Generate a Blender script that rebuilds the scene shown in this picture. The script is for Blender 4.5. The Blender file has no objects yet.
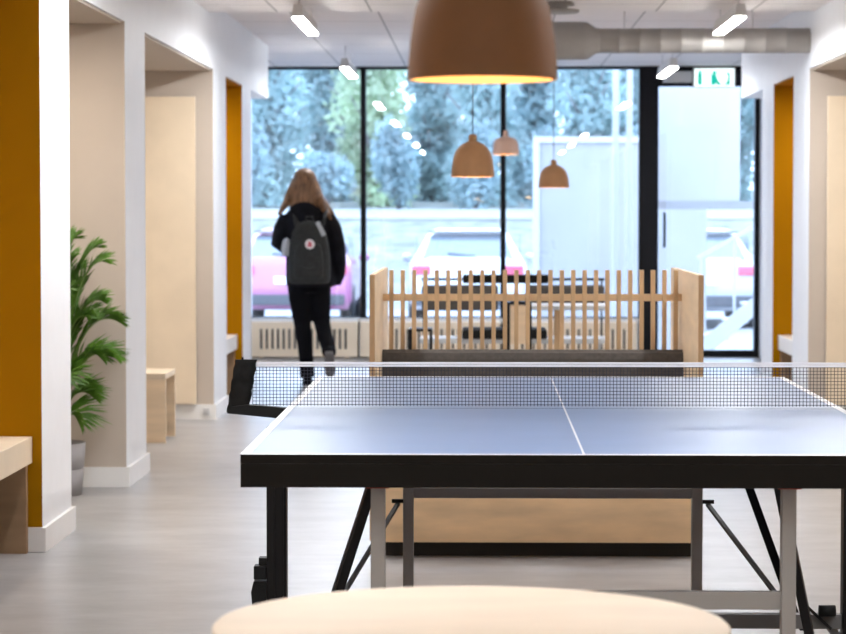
import bpy, bmesh, math, random
from mathutils import Vector, Matrix
random.seed(7)
S = bpy.context.scene
COL = S.collection
PI = math.pi

# ------------------------------------------------------------------ materials
def nodes(m):
    m.use_nodes = True
    return m.node_tree.nodes, m.node_tree.links

def setin(b, key, val):
    if key in b.inputs: b.inputs[key].default_value = val

def mat(name, col, rough=0.5, metal=0.0, var=0.0, scale=8.0, stretch=(1,1,1), bump=0.0, spec=None,
        emit=None, estr=0.0, detail=4.0, trans=0.0, coat=0.0):
    m = bpy.data.materials.new(name)
    n, l = nodes(m)
    b = n['Principled BSDF']
    b.inputs['Base Color'].default_value = (*col, 1)
    b.inputs['Roughness'].default_value = rough
    b.inputs['Metallic'].default_value = metal
    if spec is not None: setin(b, 'Specular IOR Level', spec)
    if coat: setin(b, 'Coat Weight', coat)
    if emit:
        setin(b, 'Emission Color', (*emit, 1)); setin(b, 'Emission Strength', estr)
    tc = n.new('ShaderNodeTexCoord'); mp = n.new('ShaderNodeMapping')
    mp.inputs['Scale'].default_value = stretch
    nz = n.new('ShaderNodeTexNoise'); nz.inputs['Scale'].default_value = scale; nz.inputs['Detail'].default_value = detail
    l.new(tc.outputs['Object'], mp.inputs['Vector']); l.new(mp.outputs['Vector'], nz.inputs['Vector'])
    v = max(var, 0.015)
    cr = n.new('ShaderNodeValToRGB')
    cr.color_ramp.elements[0].position = .3; cr.color_ramp.elements[1].position = .7
    cr.color_ramp.elements[0].color = (*[c*(1-v) for c in col], 1)
    cr.color_ramp.elements[1].color = (*[min(1, c*(1+v)) for c in col], 1)
    l.new(nz.outputs['Fac'], cr.inputs['Fac']); l.new(cr.outputs['Color'], b.inputs['Base Color'])
    if bump:
        bp = n.new('ShaderNodeBump'); bp.inputs['Strength'].default_value = bump; bp.inputs['Distance'].default_value = .01
        l.new(nz.outputs['Fac'], bp.inputs['Height']); l.new(bp.outputs['Normal'], b.inputs['Normal'])
    return m

M = {}
M['white'] = mat('white paint', (.80, .815, .85), .55, var=.01)
M['beige'] = mat('beige paint', (.50, .43, .365), .7, var=.02)
M['mustard'] = mat('mustard paint', (.38, .17, .0), .85, var=.04, scale=3, spec=.1)
M['base'] = mat('white baseboard', (.82, .81, .80), .4)
M['birch'] = mat('birch plywood', (.80, .62, .42), .45, var=.10, scale=3, stretch=(1, 1, 6), bump=.02)
M['birchx'] = mat('birch plywood long grain', (.86, .63, .38), .45, var=.14, scale=3, stretch=(1.2, 4, 5))
M['birchpale'] = mat('pale birch', (.74, .61, .45), .6, var=.05, scale=4, stretch=(1, 3, 1))
M['ash'] = mat('pale table top', (.78, .68, .55), .6, var=.05, scale=4, stretch=(1, 3, 1))
M['oak'] = mat('oak slats', (.60, .40, .22), .5, var=.14, scale=14, stretch=(3, 3, .5))
M['oakrail'] = mat('oak rail', (.74, .52, .30), .5, var=.08, scale=9, stretch=(.5, 3, 3))
M['walnut'] = mat('brown stained plywood', (.34, .21, .115), .6, var=.15, scale=3, stretch=(1, 3, 5))
M['cushion'] = mat('grey brown upholstery', (.062, .052, .045), .75, var=.2, scale=60, bump=.1)
M['black'] = mat('black metal', (.006, .005, .005), .45, spec=.25)
M['blackplastic'] = mat('black plastic', (.007, .007, .007), .55, spec=.25)
M['apron'] = mat('black table apron', (.007, .0055, .004), .5, spec=.15)
M['grey'] = mat('grey steel frame', (.29, .275, .26), .55, metal=0)
M['darkgrey'] = mat('dark grey steel', (.12, .115, .11), .5, metal=0)
M['blackfabric'] = mat('black nylon', (.008, .0075, .007), .8, var=.5, scale=30, bump=.5, spec=.2)
M['tape'] = mat('white net tape', (.82, .82, .86), .6)
M['line'] = mat('white line', (.85, .86, .9), .4)
M['tabletop'] = mat('blue table surface', (.20, .285, .48), .36, var=.03, scale=5, spec=.35)
M['net'] = mat('dark net cord', (.02, .022, .04), .7)
M['redplastic'] = mat('red plastic cap', (.35, .05, .02), .5)
M['frame'] = mat('black window frame', (.006, .006, .008), .5, spec=.2)
M['duct'] = mat('galvanised duct', (.34, .32, .30), .58, metal=.3, var=.06, scale=6)
M['lampbrown'] = mat('brown lamp shell', (.21, .09, .030), .7, var=.04, scale=20)
M['lampbrown2'] = mat('light brown lamp shell', (.42, .22, .10), .7, var=.04, scale=20)
M['lamptaupe'] = mat('taupe lamp shell', (.40, .24, .17), .5, var=.04, scale=20)
M['cord'] = mat('grey cord', (.12, .12, .13), .6)
M['bulb'] = mat('warm bulb', (1, .8, .5), .5, emit=(1, .62, .28), estr=12)
M['inner'] = mat('lamp lining', (.85, .62, .36), .5)
M['led'] = mat('led diffuser', (1, 1, 1), .5, emit=(1, .97, .93), estr=26)
M['lampgrey'] = mat('lamp housing', (.62, .61, .60), .4)
M['potgrey'] = mat('grey pot', (.33, .32, .33), .6)
M['soil'] = mat('potting soil', (.03, .02, .015), .9, var=.4, scale=60)
M['leaf'] = mat('palm leaf', (.09, .21, .02), .45, var=.45, scale=9)
M['stem'] = mat('palm stem', (.16, .26, .05), .5, var=.2)
M['radiator'] = mat('cream radiator cover', (.88, .75, .58), .5)
M['dark'] = mat('dark cavity', (.03, .028, .026), .8)
M['skin'] = mat('skin', (.62, .38, .28), .5)
M['hair'] = mat('hair', (.18, .085, .034), .5, var=.55, scale=22, stretch=(3, 3, .25), bump=.3)
M['jacket'] = mat('black jacket', (.006, .006, .009), .85, var=.4, scale=14, bump=.3, spec=.2)
M['trouser'] = mat('black trousers', (.004, .004, .006), .9, spec=.15)
M['bag'] = mat('grey backpack', (.021, .023, .022), .8, var=.25, scale=40, bump=.2)
M['bagdark'] = mat('grey backpack trim', (.02, .022, .022), .7)
M['strapgrey'] = mat('reflective strap', (.42, .44, .47), .5)
M['sole'] = mat('pale shoe sole', (.5, .47, .45), .6)
M['solegrey'] = mat('grey shoe sole', (.16, .15, .15), .6)
M['patch'] = mat('white patch', (.8, .76, .78), .5)
M['patchred'] = mat('pink red emblem', (.62, .12, .16), .5)
M['green'] = mat('sign green', (.0, .55, .40), .5, emit=(.0, .50, .38), estr=.5)
M['signwhite'] = mat('sign white', (.9, 1, .97), .5, emit=(.9, 1, .97), estr=.72)
M['asphalt'] = mat('pale asphalt', (.27, .275, .28), .85, var=.15, scale=1.5)
M['grass'] = mat('dry grass bank', (.20, .21, .18), .9, var=.35, scale=2.5)
M['road'] = mat('pale gravel path', (.30, .30, .29), .9, var=.1, scale=3)
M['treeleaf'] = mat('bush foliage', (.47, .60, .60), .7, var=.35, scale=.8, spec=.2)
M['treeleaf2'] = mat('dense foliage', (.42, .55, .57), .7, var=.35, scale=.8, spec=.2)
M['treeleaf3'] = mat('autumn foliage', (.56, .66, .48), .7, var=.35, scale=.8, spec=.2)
def translucent(m, amt=.5):
    n, l = nodes(m); b = n['Principled BSDF']; out = n['Material Output']
    t = n.new('ShaderNodeBsdfTranslucent'); mx = n.new('ShaderNodeMixShader'); mx.inputs[0].default_value = amt
    l.new(b.inputs['Base Color'].links[0].from_socket, t.inputs['Color'])
    l.new(b.outputs[0], mx.inputs[1]); l.new(t.outputs[0], mx.inputs[2]); l.new(mx.outputs[0], out.inputs['Surface'])
for k in ('treeleaf', 'treeleaf2', 'treeleaf3'): translucent(M[k], .6)
translucent(M['leaf'], .3)
M['bark'] = mat('bark', (.16, .15, .16), .9, var=.3)
M['carwhite'] = mat('white car paint', (.50, .52, .56), .25, coat=.5)
M['carred'] = mat('hazed red car paint', (.40, .15, .27), .25, coat=.5)  # pink cast puts haze and overexposure into the red car's colour
M['carsilver'] = mat('silver car paint', (.38, .40, .43), .25, coat=.5)
M['carglass'] = mat('car glass', (.16, .19, .22), .08, spec=.9)
M['tail'] = mat('tail light', (.55, .10, .16), .25)
M['tyre'] = mat('tyre', (.02, .02, .02), .8)
M['plate'] = mat('number plate', (.75, .75, .75), .5)
M['bumper'] = mat('dark bumper', (.06, .065, .075), .6)
M['concrete'] = mat('pale concrete', (.30, .30, .30), .85, var=.06, scale=2)
M['whitesteel'] = mat('white painted steel', (.42, .43, .44), .5)
M['socket'] = mat('socket', (.55, .55, .56), .4)

def perforated():
    m = bpy.data.materials.new('perforated metal'); n, l = nodes(m)
    b = n['Principled BSDF']; b.inputs['Base Color'].default_value = (.42, .42, .43, 1); b.inputs['Roughness'].default_value = .6
    out = n['Material Output']
    tc = n.new('ShaderNodeTexCoord'); vo = n.new('ShaderNodeTexVoronoi'); vo.inputs['Scale'].default_value = 30
    vo.inputs['Randomness'].default_value = 0
    lt = n.new('ShaderNodeMath'); lt.operation = 'LESS_THAN'; lt.inputs[1].default_value = .22
    tr = n.new('ShaderNodeBsdfTransparent'); mx = n.new('ShaderNodeMixShader')
    l.new(tc.outputs['Object'], vo.inputs['Vector']); l.new(vo.outputs['Distance'], lt.inputs[0])
    l.new(lt.outputs[0], mx.inputs[0]); l.new(b.outputs[0], mx.inputs[1]); l.new(tr.outputs[0], mx.inputs[2])
    l.new(mx.outputs[0], out.inputs['Surface'])
    return m
M['perforated'] = perforated()

def glass():
    m = bpy.data.materials.new('window glass'); n, l = nodes(m)
    n.remove(n['Principled BSDF']); out = n['Material Output']
    tr = n.new('ShaderNodeBsdfTransparent'); tr.inputs['Color'].default_value = (.95, .975, 1, 1)
    gl = n.new('ShaderNodeBsdfGlossy'); gl.inputs['Roughness'].default_value = .0
    gl.inputs['Color'].default_value = (1, 1, 1, 1)
    fr = n.new('ShaderNodeFresnel'); fr.inputs['IOR'].default_value = 1.6
    mx = n.new('ShaderNodeMixShader')
    l.new(fr.outputs[0], mx.inputs[0]); l.new(tr.outputs[0], mx.inputs[1]); l.new(gl.outputs[0], mx.inputs[2])
    l.new(mx.outputs[0], out.inputs['Surface'])
    return m
M['glass'] = glass()

def ceiling_mat():
    m = mat('ceiling tiles', (.84, .80, .79), .75, var=.01)
    n, l = nodes(m); b = n['Principled BSDF']
    src = b.inputs['Base Color'].links[0].from_socket
    tc = n.new('ShaderNodeTexCoord'); sp = n.new('ShaderNodeSeparateXYZ'); l.new(tc.outputs['Object'], sp.inputs[0])
    def lines(sock, off, per, w):
        a = n.new('ShaderNodeMath'); a.operation = 'ADD'; a.inputs[1].default_value = off; l.new(sock, a.inputs[0])
        d = n.new('ShaderNodeMath'); d.operation = 'DIVIDE'; d.inputs[1].default_value = per; l.new(a.outputs[0], d.inputs[0])
        f = n.new('ShaderNodeMath'); f.operation = 'FRACT'; l.new(d.outputs[0], f.inputs[0])
        t = n.new('ShaderNodeMath'); t.operation = 'LESS_THAN'; t.inputs[1].default_value = w/per; l.new(f.outputs[0], t.inputs[0])
        return t.outputs[0]
    a = lines(sp.outputs['X'], .68+20*.585, .585, .012); c = lines(sp.outputs['Y'], .25+6, 1.2, .016)
    mx = n.new('ShaderNodeMath'); mx.operation = 'MAXIMUM'; l.new(a, mx.inputs[0]); l.new(c, mx.inputs[1])
    mix = n.new('ShaderNodeMix'); mix.data_type = 'RGBA'
    l.new(mx.outputs[0], mix.inputs[0]); l.new(src, mix.inputs[6]); mix.inputs[7].default_value = (.36, .34, .34, 1)
    l.new(mix.outputs[2], b.inputs['Base Color'])
    return m
M['ceiling'] = ceiling_mat()

def floor_mat():
    m = bpy.data.materials.new('vinyl floor'); n, l = nodes(m); b = n['Principled BSDF']
    tc = n.new('ShaderNodeTexCoord'); mp = n.new('ShaderNodeMapping'); mp.inputs['Scale'].default_value = (1.0, 1.9, 1)
    nz = n.new('ShaderNodeTexNoise'); nz.inputs['Scale'].default_value = 2.6; nz.inputs['Detail'].default_value = 8; nz.inputs['Roughness'].default_value = .7
    l.new(tc.outputs['Object'], mp.inputs[0]); l.new(mp.outputs[0], nz.inputs['Vector'])
    cr = n.new('ShaderNodeValToRGB'); e = cr.color_ramp.elements
    e[0].position = .32; e[0].color = (.285, .275, .275, 1); e[1].position = .66; e[1].color = (.395, .385, .385, 1)
    l.new(nz.outputs['Fac'], cr.inputs[0]); l.new(cr.outputs[0], b.inputs['Base Color'])
    b.inputs['Roughness'].default_value = .34
    return m
M['floor'] = floor_mat()

# ------------------------------------------------------------------ mesh helpers
class MB:
    def __init__(s): s.bm = bmesh.new(); s.mi = 0
    def box(s, x0, x1, y0, y1, z0, z1, mi=None, bevel=0):
        g = bmesh.ops.create_cube(s.bm, size=1)
        for v in g['verts']:
            v.co = Vector(((x0+x1)/2+v.co.x*(x1-x0), (y0+y1)/2+v.co.y*(y1-y0), (z0+z1)/2+v.co.z*(z1-z0)))
        fs = list({f for v in g['verts'] for f in v.link_faces})
        for f in fs: f.material_index = s.mi if mi is None else mi
        if bevel:
            es = list({e for v in g['verts'] for e in v.link_edges})
            r = bmesh.ops.bevel(s.bm, geom=es, offset=bevel, segments=2, affect='EDGES', profile=.5)
            for f in r['faces']: f.material_index = s.mi if mi is None else mi
        return fs
    def rings(s, rs, cap=True, smooth=True, mi=None, closed=True):
        vs = [[s.bm.verts.new(p) for p in r] for r in rs]
        k = len(vs[0]); fs = []
        for a, b in zip(vs[:-1], vs[1:]):
            for i in range(k if closed else k-1):
                j = (i+1) % k
                fs.append(s.bm.faces.new((a[i], a[j], b[j], b[i])))
        if cap and closed:
            fs.append(s.bm.faces.new(list(reversed(vs[0])))); fs.append(s.bm.faces.new(vs[-1]))
        for f in fs: f.smooth = smooth; f.material_index = s.mi if mi is None else mi
        return fs
    def tube(s, pts, r, n=8, mi=None, cap=True, flat=1.0):
        pts = [Vector(p) for p in pts]
        if not isinstance(r, (list, tuple)): r = [r]*len(pts)
        rs = []; up = None
        for i, p in enumerate(pts):
            d = (pts[min(i+1, len(pts)-1)] - pts[max(i-1, 0)]).normalized()
            if up is None:
                up = Vector((0, 0, 1)) if abs(d.z) < .9 else Vector((0, 1, 0))
            a = d.cross(up).normalized(); b = a.cross(d).normalized(); up = b
            rs.append([p + a*math.cos(t)*r[i] + b*math.sin(t)*r[i]*flat for t in [2*PI*k/n for k in range(n)]])
        s.rings(rs, cap=cap, mi=mi)
    def bar(s, a, b, w, h, mi=None):          # rectangular bar from a to b
        a, b = Vector(a), Vector(b); d = (b-a).normalized()
        up = Vector((0, 1, 0)) if abs(d.z) > .7 else Vector((0, 0, 1))
        x = d.cross(up).normalized()*w/2; y = d.cross(x).normalized()*h/2
        s.rings([[p+x+y, p-x+y, p-x-y, p+x-y] for p in (a, b)], smooth=False, mi=mi)
    def lathe(s, prof, c=(0, 0, 0), n=40, mi=None, cap=False):
        c = Vector(c)
        s.rings([[c+Vector((max(r, 1e-4)*math.cos(2*PI*k/n), max(r, 1e-4)*math.sin(2*PI*k/n), z)) for k in range(n)] for r, z in prof], cap=cap, mi=mi)
    def ell(s, secs, n=20, mi=None):           # sections (center, rx, ry) in horizontal planes
        s.rings([[Vector((c[0]+rx*math.cos(2*PI*k/n), c[1]+ry*math.sin(2*PI*k/n), c[2])) for k in range(n)] for c, rx, ry in secs], mi=mi)
    def ball(s, c, rx, ry, rz, mi=None, n=16):
        g = bmesh.ops.create_uvsphere(s.bm, u_segments=n, v_segments=n//2+2, radius=1)
        for v in g['verts']: v.co = Vector((c[0]+v.co.x*rx, c[1]+v.co.y*ry, c[2]+v.co.z*rz))
        for f in {f for v in g['verts'] for f in v.link_faces}: f.smooth = True; f.material_index = s.mi if mi is None else mi
    def prism(s, poly, axis, t0, t1, mi=None):  # poly in the two other axes
        def P(u, v, t):
            return {'x': (t, u, v), 'y': (u, t, v), 'z': (u, v, t)}[axis]
        s.rings([[Vector(P(u, v, t)) for u, v in poly] for t in (t0, t1)], smooth=False, mi=mi)
    def build(s, name, mats, parent=None, origin=None, remesh=None, smoothit=0, subsurf=0):
        bmesh.ops.recalc_face_normals(s.bm, faces=s.bm.faces)
        me = bpy.data.meshes.new(name); 
        if origin is not None: bmesh.ops.translate(s.bm, verts=s.bm.verts, vec=-Vector(origin))
        s.bm.to_mesh(me); s.bm.free()
        for m in (mats if isinstance(mats, (list, tuple)) else [mats]): me.materials.append(M[m])
        o = bpy.data.objects.new(name, me); COL.objects.link(o)
        if origin is not None: o.location = origin
        if parent is not None: o.parent = parent
        if remesh:
            r = o.modifiers.new('r', 'REMESH'); r.mode = 'VOXEL'; r.voxel_size = remesh; r.use_smooth_shade = True
        if smoothit:
            r = o.modifiers.new('s', 'SMOOTH'); r.iterations = smoothit; r.factor = .5
        if subsurf:
            r = o.modifiers.new('ss', 'SUBSURF'); r.levels = subsurf; r.render_levels = subsurf
        return o

def tag(o, label=None, cat=None, group=None, kind=None):
    if label: o['label'] = label
    if cat: o['category'] = cat
    if group: o['group'] = group
    if kind: o['kind'] = kind
    return o
def empty(name, loc, label, cat, group=None):
    o = bpy.data.objects.new(name, None); COL.objects.link(o); o.location = loc; o.empty_display_size = .1
    return tag(o, label, cat, group)
def part(mb, name, mats, root, **k):
    return mb.build(name, mats, root, **k)
def struct(mb, name, mats, **k):
    return tag(mb.build(name, mats, **k), kind='structure')
def copy_tree(root, loc, label, rz=None):
    r = root.copy(); COL.objects.link(r); r.location = loc; r['label'] = label
    if rz is not None: r.rotation_euler.z = rz
    for ch in root.children:
        c = ch.copy(); COL.objects.link(c); c.parent = r
        for g in ch.children:
            d = g.copy(); COL.objects.link(d); d.parent = c
    return r

# ------------------------------------------------------------------ setting
YB = -5.0           # rear wall of the room, behind the viewpoint
YG = 23.25          # glazing
YS = 15.9           # step in the ceiling
XL, XR = -1.680, 2.056
ND = 1.25           # niche depth
ZB = 2.205          # beam soffit
ZC1, ZC2 = 2.545, 2.625

b = MB(); b.box(XL-ND-.15, XR+ND+.15, YB-.1, YG+.12, -.12, 0); struct(b, 'floor', 'floor')
b = MB(); b.box(XL-ND-.15, XR+ND+.15, YB-.1, YS, ZC1, ZC1+.35); b.box(XL-ND-.15, XR+ND+.15, YS, YG+.12, ZC2, ZC2+.27)
struct(b, 'ceiling', 'ceiling')
b = MB(); b.box(XL-ND-.15, XR+ND+.15, YB-.1, YB, 0, ZC1); struct(b, 'wall_back', 'white')

# side walls: piers with niches between, one beam above
piers = [(-2.6, -1.9), (1.4, 2.1), (5.55, 6.25), (9.76, 10.46), (12.1, 12.83), (16.1, 16.92), (18.06, 18.77)]
# colour of each niche (in front of pier k)
ncol = [1, 1, 2, 2, 1, 1, 2]     # 1 beige, 2 mustard
def side_wall(side):
    b = MB(); X = XL if side < 0 else XR
    out = X + side*ND
    def bx(xa, xb, y0, y1, z0, z1, mi=0): return b.box(min(xa, xb), max(xa, xb), y0, y1, z0, z1, mi)
    for k, (y0, y1) in enumerate(piers):
        fs = bx(X, out, y0, y1, 0, ZB)
        for f in fs:
            c = f.calc_center_median()
            if abs(c.y-y0) < 1e-4: f.material_index = ncol[k]
            if abs(c.y-y1) < 1e-4 and k+1 < len(piers): f.material_index = ncol[k+1]
    # beam, with its niche ceilings
    fs = bx(X, out, YB, 20.3, ZB, ZC1)
    bx(X, out, YS, 20.3, ZC1, ZC2)
    # soffit boards and outer niche walls
    ys = [YB] + [y for p in piers for y in p]
    for k in range(len(piers)):
        y0 = ys[2*k]; y1 = piers[k][0]
        bx(X+side*.015, out, y0+.002, y1-.002, ZB-.012, ZB, ncol[k])
        bx(out, out+side*.12, y0-.7, y1, 0, ZC1, ncol[k])
    # last stretch beside the glazing
    xe = -2.085 if side < 0 else 2.52
    bx(xe, out+side*.12, piers[-1][1], YG+.1, 0, ZB)
    bx(xe, out+side*.12, 20.3, YG+.1, ZB, ZC2)
    return b
w1 = struct(side_wall(-1), 'wall_left', ['white', 'beige', 'mustard'])
w2 = struct(side_wall(1), 'wall_right', ['white', 'beige', 'mustard'])

def skirting(side):
    b = MB(); X = XL if side < 0 else XR; t = .016; h = .095
    out = X + side*ND
    for y0, y1 in piers:
        xa, xb = sorted((X-side*t, out))
        b.box(xa, xb, y0-t, y0-.0005, 0, h, bevel=.002)
        b.box(xa, xb, y1+.0005, y1+t, 0, h, bevel=.002)
        xa, xb = sorted((X-side*t, X-side*.0005))
        b.box(xa, xb, y0-.0005, y1+.0005, 0, h)
    return b
struct(skirting(-1), 'baseboard_left', 'base'); struct(skirting(1), 'baseboard_right', 'base')

# glazed end wall
ZS = .35; ZT = 2.60
xs = [-2.085, -1.06, .205, 1.43]          # centres of mullions (first = jamb)
b = MB(); b.box(-2.085, 1.43, YG-.06, YG+.1, 0, ZS-.03); struct(b, 'wall_far', 'white')
b = MB(); b.box(-2.085, 1.43, YG-.16, YG+.06, ZS-.03, ZS); struct(b, 'trim_1', 'base')
edges = [(-2.085, -1.085), (-1.035, .18), (.23, 1.43)]
for k, (x0, x1) in enumerate(edges):
    b = MB(); y0, y1 = YG-.04, YG+.04
    b.box(x0, x1, y0, y1, ZT, ZC2)
    b.box(x0, x1, y0, y1, ZS, ZS+.012)
    if k > 0: b.box(x0-.025, x0, y0-.02, y1, ZS, ZC2)
    if k < 2: b.box(x1, x1+.025, y0-.02, y1, ZS, ZC2)
    w = struct(b, 'window_%d' % (k+1), 'frame')
    g = MB(); g.box(x0+.001, x1-.001, YG-.006, YG+.006, ZS+.012, ZT); g.build('glass_pane', 'glass', w)
b = MB()
b.box(1.43, 1.605, YG-.06, YG+.06, 0, ZC2)               # wide post
b.box(2.475, 2.515, YG-.05, YG+.05, 0, ZC2)
b.box(1.605, 2.475, YG-.05, YG+.05, 2.445, ZC2)
b.box(1.605, 2.475, YG-.03, YG+.03, .0, .062)
d = struct(b, 'door_1', 'frame')
g = MB(); g.box(1.606, 2.474, YG-.006, YG+.006, .062, 2.445); g.build('glass_pane', 'glass', d)
h = MB(); h.tube([(1.66, YG-.03, 1.0), (1.66, YG-.09, 1.0), (1.66, YG-.09, 1.3), (1.66, YG-.03, 1.3)], .012); h.build('door_handle', 'frame', d)
b = MB(); b.box(1.64, 1.90, YG-.13, YG-.055, 2.475, 2.575, bevel=.006); b.box(1.66, 1.88, YG-.14, YG-.13, 2.50, 2.515)
tag(b.build('door_closer', 'lampgrey'), 'grey rectangular door closer above the glass door, left of the green exit sign', 'door closer')

# ------------------------------------------------------------------ exit sign
ex, ez = 2.10, 2.515
r = empty('exit_sign', (ex, YG-.10, ez), 'white and green illuminated emergency exit sign above the glass door', 'exit sign')
b = MB(); b.box(-.19, .19, -.02, .04, -.085, .095, bevel=.01); part(b, 'housing', 'whitesteel', r)
b = MB(); b.box(-.18, .18, -.026, -.0205, -.08, .085); part(b, 'sign_face', 'signwhite', r)
y0, y1 = -.031, -.0265
b = MB()
b.box(-.148, -.114, y0, y1, -.06, .045); b.ball((-.130, -.029, .057), .012, .003, .012, n=8)
part(b, 'door_pictogram', 'green', r)
b = MB()
b.ball((-.002, -.029, .052), .014, .003, .014, n=10)
b.prism([(-.028, -.062), (-.030, .035), (.010, .040), (.020, .0), (.034, -.03), (.062, -.058), (.040, -.066), (.012, -.045), (-.002, -.064)], 'y', y0, y1)
b.prism([(.004, .028), (.034, .052), (.030, .058), (0, .036)], 'y', y0, y1)
part(b, 'running_figure_pictogram', 'green', r)
b = MB()
b.prism([(.098, .045), (.13, .052), (.138, .03), (.136, -.02), (.14, -.06), (.09, -.06), (.118, -.028), (.124, .012), (.118, .034)], 'y', y0, y1)
part(b, 'arrow_pictogram', 'green', r)

# ------------------------------------------------------------------ radiators
def radiator(x0, x1, label):
    W = x1-x0; r = empty('radiator', ((x0+x1)/2, YG-.26, 0), label, 'radiator', None)
    b = MB(); yf0, yf1 = -.09, -.075; z0, z1 = .014, .328
    sl0, sl1 = .085, .265
    b.box(-W/2, W/2, yf0, yf1, z0, sl0); b.box(-W/2, W/2, yf0, yf1, sl1, z1)
    n = int((W-.16)/.0505); st = (W-(n*.0505+.03))/2
    b.box(-W/2, -W/2+st, yf0, yf1, sl0, sl1); x = -W/2+st
    for k in range(n+1):
        b.box(x, x+.03 if k < n else W/2, yf0, yf1, sl0, sl1); x += .0505
    part(b, 'slotted_front', 'radiator', r)
    b = MB(); b.box(-W/2, W/2, -.075, .09, z1-.012, z1); b.box(-W/2, -W/2+.012, -.075, .09, z0, z1-.012); b.box(W/2-.012, W/2, -.075, .09, z0, z1-.012)
    part(b, 'casing', 'radiator', r)
    b = MB(); b.box(-W/2+.02, W/2-.02, -.03, .05, z0+.02, z1-.03); part(b, 'heating_core', 'darkgrey', r)
    for sx in (-1, 1):
        b = MB(); b.box(sx*(W/2-.1)-.02, sx*(W/2-.1)+.02, -.05, .06, 0, z0); part(b, 'foot', 'radiator', r)
radiator(-2.07, -1.10, 'cream slotted radiator under the left window pane, behind the walking person')
radiator(-1.075, .18, 'cream slotted radiator under the middle window pane, seen through the left slats')
radiator(.21, 1.40, 'cream slotted radiator under the right window pane, seen through the right slats')

# ------------------------------------------------------------------ niche furniture
def niche_bench(side, y0, y1, label, white=False):
    X = XL if side < 0 else XR; ln = y1-y0
    r = empty('niche_bench', (X, (y0+y1)/2, 0), label, 'bench')
    top = 'base' if white else 'birchpale'  # white seat colour imitates strong light on the same birch bench
    xa, xb = sorted((side*.037, side*(ND-.01)))
    b = MB(); b.box(xa, xb, -ln/2+.003, ln/2-.003, .343, .445, bevel=.002); part(b, 'seat', top, r)
    for q in (-1, 1):
        xa, xb = sorted((side*.052, side*(ND-.01)))
        b = MB(); b.box(xa, xb, min(q*(ln/2-.06), q*(ln/2-.02)), max(q*(ln/2-.06), q*(ln/2-.02)), 0, .3425)
        part(b, 'end_panel', 'walnut', r)
niche_bench(-1, 6.25, 9.76, 'pale birch bench in the nearest mustard niche at the far left')
niche_bench(-1, 16.92, 18.06, 'small birch bench with its lit seat coloured white in the far left mustard niche by the window', True)
niche_bench(1, 16.92, 18.06, 'small birch bench with its lit seat coloured white in the right mustard niche beside the glass door', True)

# birch box bench in the left niche
r = empty('box_bench', (-2.2, 14.66, 0), 'open ended birch box bench in the beige left niche', 'bench')
b = MB(); b.box(-.42, .42, -.235, .235, .36, .395, bevel=.002); part(b, 'seat', 'birchpale', r)
b = MB(); b.box(-.42, .42, -.235, -.21, 0, .3595); part(b, 'side_panel', 'birch', r)
b = MB(); b.box(-.42, .42, .21, .235, 0, .3595); part(b, 'side_panel', 'birch', r)
b = MB(); b.box(-.42, -.39, -.2095, .2095, 0, .3595); part(b, 'back_panel', 'birch', r)
for s, lab in ((-1, 'tall pale birch wall panel in the beige left niche, behind the box bench'),
               (1, 'tall pale birch wall panel in the beige niche at the right edge')):
    X = XL if s < 0 else XR
    x0, x1 = sorted((X+s*.108, X+s*(ND-.02)))
    b = MB(); b.box(x0, x1, 16.045, 16.078, .10, 2.03, bevel=.002)
    tag(b.build('wall_panel', 'birchpale'), lab, 'wall panel')
b = MB(); b.box(-1.715, -1.685-.012, 16.078, 16.083, .02, .07); 
b = MB(); b.box(-1.745, -1.705, 16.066, 16.083, .03, .075, bevel=.003); b.box(-1.733, -1.717, 16.062, 16.066, .04, .065)
tag(b.build('wall_socket', 'socket'), 'small grey socket low on the baseboard under the left birch panel', 'socket')
# niche downlights
def downlight(x, y, label):
    r = empty('downlight', (x, y, ZB-.012), label, 'downlight', )
    b = MB(); b.lathe([(.045, -.001), (.05, -.006), (.045, -.012), (.034, -.012), (.034, -.001)], n=24); part(b, 'ring', 'lampgrey', r)
    b = MB(); b.lathe([(.001, -.010), (.032, -.010), (.032, -.002), (.001, -.002)], n=20); part(b, 'diffuser', 'led', r)
    li = bpy.data.lights.new('niche light', 'AREA'); li.shape = 'DISK'; li.size = .09; li.energy = 10; li.color = (1, .88, .72)
    lo = bpy.data.objects.new('niche_light', li); COL.objects.link(lo); lo.location = (x, y, ZB-.03)
niches_y = [(-1.9, 1.4), (2.1, 5.55), (6.25, 9.76), (10.46, 12.1), (12.83, 16.1), (16.92, 18.06)]
for s, nm in ((-1, 'left'), (1, 'right')):
    for (a, c), w in zip(niches_y, ('rearmost', 'second', 'nearest mustard', 'palm', 'birch panel', 'far mustard')):
        X = (XL if s < 0 else XR) + s*.5
        downlight(X, (a+c)/2, 'small round downlight in the soffit of the %s niche on the %s' % (w, nm))

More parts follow.
